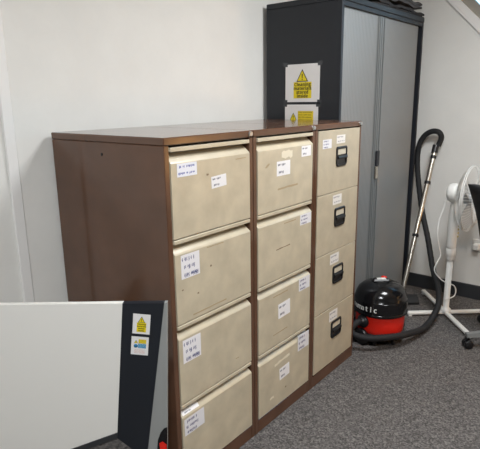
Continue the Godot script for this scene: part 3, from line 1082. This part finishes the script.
# ------------------------------------------------------------------ added unseen floor lamp, guessed from the warm reflection on the first cabinet
func make_added_lamp() -> void:
	var t := thing("added_floor_lamp", "added unseen floor lamp, put in for the warm reflection on the first cabinet", "lamp")
	t.position = Vector3(2.36, 0, 2.28)
	var st := begin()
	lathe(st, PackedVector2Array([Vector2(0, 0), Vector2(0.14, 0), Vector2(0.14, 0.012), Vector2(0.02, 0.022), Vector2(0, 0.022)]), 32)
	build("base", st, M.black, t)
	st = begin()
	lathe(st, PackedVector2Array([Vector2(0.011, 0.02), Vector2(0.011, 0.82), Vector2(0, 0.82)]), 16)
	build("pole", st, M.steel, t)
	st = begin()
	lathe(st, PackedVector2Array([Vector2(0.17, 0.74), Vector2(0.15, 1.10), Vector2(0.148, 1.10), Vector2(0.168, 0.74), Vector2(0.17, 0.74)]), 40)
	build("added_lamp_shade", st, M.added_lamp_shade, t)
	st = begin()
	lathe(st, PackedVector2Array([Vector2(0, 0.82), Vector2(0.02, 0.83), Vector2(0.035, 0.88), Vector2(0.025, 0.92), Vector2(0, 0.93)]), 20)
	build("bulb", st, M.added_lamp_shade, t)
	var l := OmniLight3D.new()
	l.name = "light"
	l.light_color = Color(1.0, 0.78, 0.48)
	l.light_energy = 0.05
	l.light_size = 0.03
	l.omni_range = 12.0
	l.omni_attenuation = 2.0
	l.shadow_enabled = true
	l.position = Vector3(0, 0.88, 0)
	t.add_child(l)

# ------------------------------------------------------------------ invented low screen before the brown side, standing in for a pasted inset view
func make_invented_screen() -> void:
	var n := Vector3(0.775, 0, -0.632)
	var rt := Vector3(0.632, 0, 0.775)
	var base := Vector3(-1.095, 0, 1.196) + n * 1.5
	var th := 0.020
	var top := 0.816
	var t := thing("invented_screen", "invented low screen of white, dark and grey panels, standing in for a pasted inset view", "screen")
	t.position = base + rt * -0.45
	t.transform.basis = Basis(rt, Vector3.UP, -n)        # local x along the screen, z to its front
	var s0 := 0.45
	var P := func(a: Array) -> PackedVector2Array:
		var r := PackedVector2Array()
		for q: Vector2 in a:
			r.append(Vector2(q.x + s0, q.y))
		return r
	var back := Vector3(0, 0, -th)
	var st := begin()
	prism(st, P.call([Vector2(-0.90, top), Vector2(-0.372, top), Vector2(-0.419, 0.355), Vector2(-0.585, 0.292), Vector2(-0.90, 0.172)]), back, Vector3.RIGHT, Vector3.UP, Vector3(0, 0, 1), th)
	build("white_panel", st, M.screen_white, t)
	st = begin()
	prism(st, P.call([Vector2(-0.419, 0.355), Vector2(-0.4225, 0.334), Vector2(-0.540, 0.290), Vector2(-0.90, 0.155), Vector2(-0.90, 0.172), Vector2(-0.585, 0.292)]), back, Vector3.RIGHT, Vector3.UP, Vector3(0, 0, 1), th + 0.004)
	build("inset_skirting", st, M.skirting, t)  # outline of the skirting in the inset view, not a screen rail
	st = begin()
	prism(st, P.call([Vector2(-0.4225, 0.334), Vector2(-0.376, 0.292), Vector2(-0.376, 0.0), Vector2(-0.90, 0.0), Vector2(-0.90, 0.155), Vector2(-0.540, 0.290)]), back, Vector3.RIGHT, Vector3.UP, Vector3(0, 0, 1), th)
	build("inset_carpet", st, M.carpet, t)  # carpet corner of the inset view, carried down as a panel
	st = begin()
	prism(st, P.call([Vector2(-0.372, top), Vector2(-0.241, top), Vector2(-0.322, 0.288), Vector2(-0.362, 0.0), Vector2(-0.376, 0.0), Vector2(-0.376, 0.292), Vector2(-0.4225, 0.334)]), back, Vector3.RIGHT, Vector3.UP, Vector3(0, 0, 1), th + 0.002)
	build("dark_panel", st, M.dark, t)
	st = begin()
	prism(st, P.call([Vector2(-0.241, top), Vector2(-0.232, top), Vector2(-0.257, 0.288), Vector2(-0.29, 0.0), Vector2(-0.362, 0.0), Vector2(-0.322, 0.288)]), back, Vector3.RIGHT, Vector3.UP, Vector3(0, 0, 1), th)
	build("grey_panel", st, M.screen_grey, t)
	st = begin()
	prism(st, P.call([Vector2(-0.2915, 0.24), Vector2(-0.2905, 0.288), Vector2(-0.286, 0.325), Vector2(-0.276, 0.352), Vector2(-0.264, 0.368), Vector2(-0.2525, 0.372), Vector2(-0.2590, 0.24)]), Vector3.ZERO, Vector3.RIGHT, Vector3.UP, Vector3(0, 0, 1), 0.004)
	var bp := build("vacuum_fragment", st, M.black_gloss, t)  # cut-off vacuum cleaner of the inset view, built as a flat outline
	bp.set_meta("label", "black and red outline of the vacuum cleaner in the inset view")
	st = begin()
	prism(st, P.call([Vector2(-0.279, 0.268), Vector2(-0.281, 0.314), Vector2(-0.270, 0.320), Vector2(-0.2570, 0.308), Vector2(-0.2590, 0.268)]), Vector3(0, 0, 0.004), Vector3.RIGHT, Vector3.UP, Vector3(0, 0, 1), 0.003)
	build("red_patch", st, M.red, bp)
	for q: Array in [[Vector2(-0.3495, 0.7155), true, "small white notice with yellow warning triangle, upper one on the low screen"], [Vector2(-0.3590, 0.6430), false, "small white notice with yellow and blue print, lower one on the low screen"]]:
		var o: Vector2 = q[0]
		var xf := t.transform * Transform3D(Basis(Vector3(0, 0, 1), -0.11 if true else 0.0), Vector3(o.x + s0 + 0.002, o.y, 0.0026))
		notice_small(xf, q[1], q[2])

func notice_small(xf: Transform3D, upper: bool, label: String) -> void:  # notices of the inset view, put on the invented screen
	var w := 0.055
	var h := 0.068 if upper else 0.063
	var t := thing("warning_notice", label, "notice", "notices on the low screen")
	t.transform = xf
	var st := begin()
	cbox(st, Vector3(0, 0, -0.0005), Vector3(w, h, 0.0002), 0)
	build("paper", st, M.paper, t)
	var id := Transform3D.IDENTITY
	if upper:
		warning_triangle("warning_triangle", t, id.translated(Vector3(w * 0.5, h * 0.58, 0.0002)), w * 0.42)
		st = begin()
		cbox(st, Vector3(w * 0.24, h * 0.10, 0.0002), Vector3(w * 0.78, h * 0.57, 0.0005), 0)
		build("yellow_panel", st, M.yellow, t)
		var rows := ["Cleaning", "materials", "stored", "inside"]
		for k in 4:
			text("lettering", rows[k], w * 0.115, M.ink, id.translated(Vector3(w * 0.51, h * (0.50 - 0.11 * k), 0.0008)), t)
	else:
		warning_triangle("warning_triangle", t, id.translated(Vector3(w * 0.27, h * 0.64, 0.0002)), w * 0.22)
		part("yellow_panel", sheet(Vector3(w * 0.42, h * 0.64, 0.0002), Vector3.RIGHT, Vector3.UP, w * 0.44, h * 0.22, 0.0004), M.yellow_print, t)
		st = begin()
		lathe(st, PackedVector2Array([Vector2(0, 0.0), Vector2(w * 0.12, 0.0), Vector2(w * 0.12, 0.0005), Vector2(0, 0.0005)]), 20, toward(Vector3(w * 0.27, h * 0.49, 0.0002), Vector3(0, 0, 1)))
		build("blue_disc", st, M.blue, t)
		part("blue_panel", sheet(Vector3(w * 0.40, h * 0.38, 0.0002), Vector3.RIGHT, Vector3.UP, w * 0.46, h * 0.24, 0.0004), M.blue_print, t)
		part("orange_print", sheet(Vector3(w * 0.16, h * 0.08, 0.0002), Vector3.RIGHT, Vector3.UP, w * 0.70, h * 0.24, 0.0003), M.orange_print, t)

# ------------------------------------------------------------------ scene
func _ready() -> void:
	rng.seed = 5
	var cam := Camera3D.new()
	cam.name = "camera"
	cam.position = Vector3(-1.095, 1.431, 1.196)
	cam.basis = Basis(Vector3.UP, deg_to_rad(-50.806)) * Basis(Vector3.RIGHT, deg_to_rad(-13.688)) * Basis(Vector3.BACK, deg_to_rad(-0.812))
	cam.fov = 47.4576
	cam.near = 0.02
	add_child(cam)
	cam.current = true
	var we := WorldEnvironment.new()
	we.name = "world"
	var env := Environment.new()
	env.background_mode = Environment.BG_SKY
	var sky := Sky.new()
	var sm := ProceduralSkyMaterial.new()
	sm.sky_top_color = Color(0.42, 0.70, 0.88)
	sm.sky_horizon_color = Color(0.78, 0.90, 0.95)
	sm.ground_horizon_color = Color(0.55, 0.56, 0.54)
	sm.ground_bottom_color = Color(0.35, 0.35, 0.33)
	sm.energy_multiplier = 2.0
	sky.sky_material = sm
	env.sky = sky
	env.tonemap_mode = Environment.TONE_MAPPER_LINEAR
	env.tonemap_exposure = 1.95
	env.sdfgi_enabled = true
	env.ssao_enabled = true
	env.ssil_enabled = true
	we.environment = env
	add_child(we)

	make_materials()
	ceiling_panel(1.10, 0.85, 2.15, "square white ceiling light panel over the filing cabinets")
	ceiling_panel(-1.25, 1.35, 3.6, "square white ceiling light panel over the open floor beside the cabinets")
	make_room()
	make_cabinets()
	make_cupboard()
	make_vacuum()
	make_fan()
	make_chair()
	make_invented_screen()
	make_added_lamp()
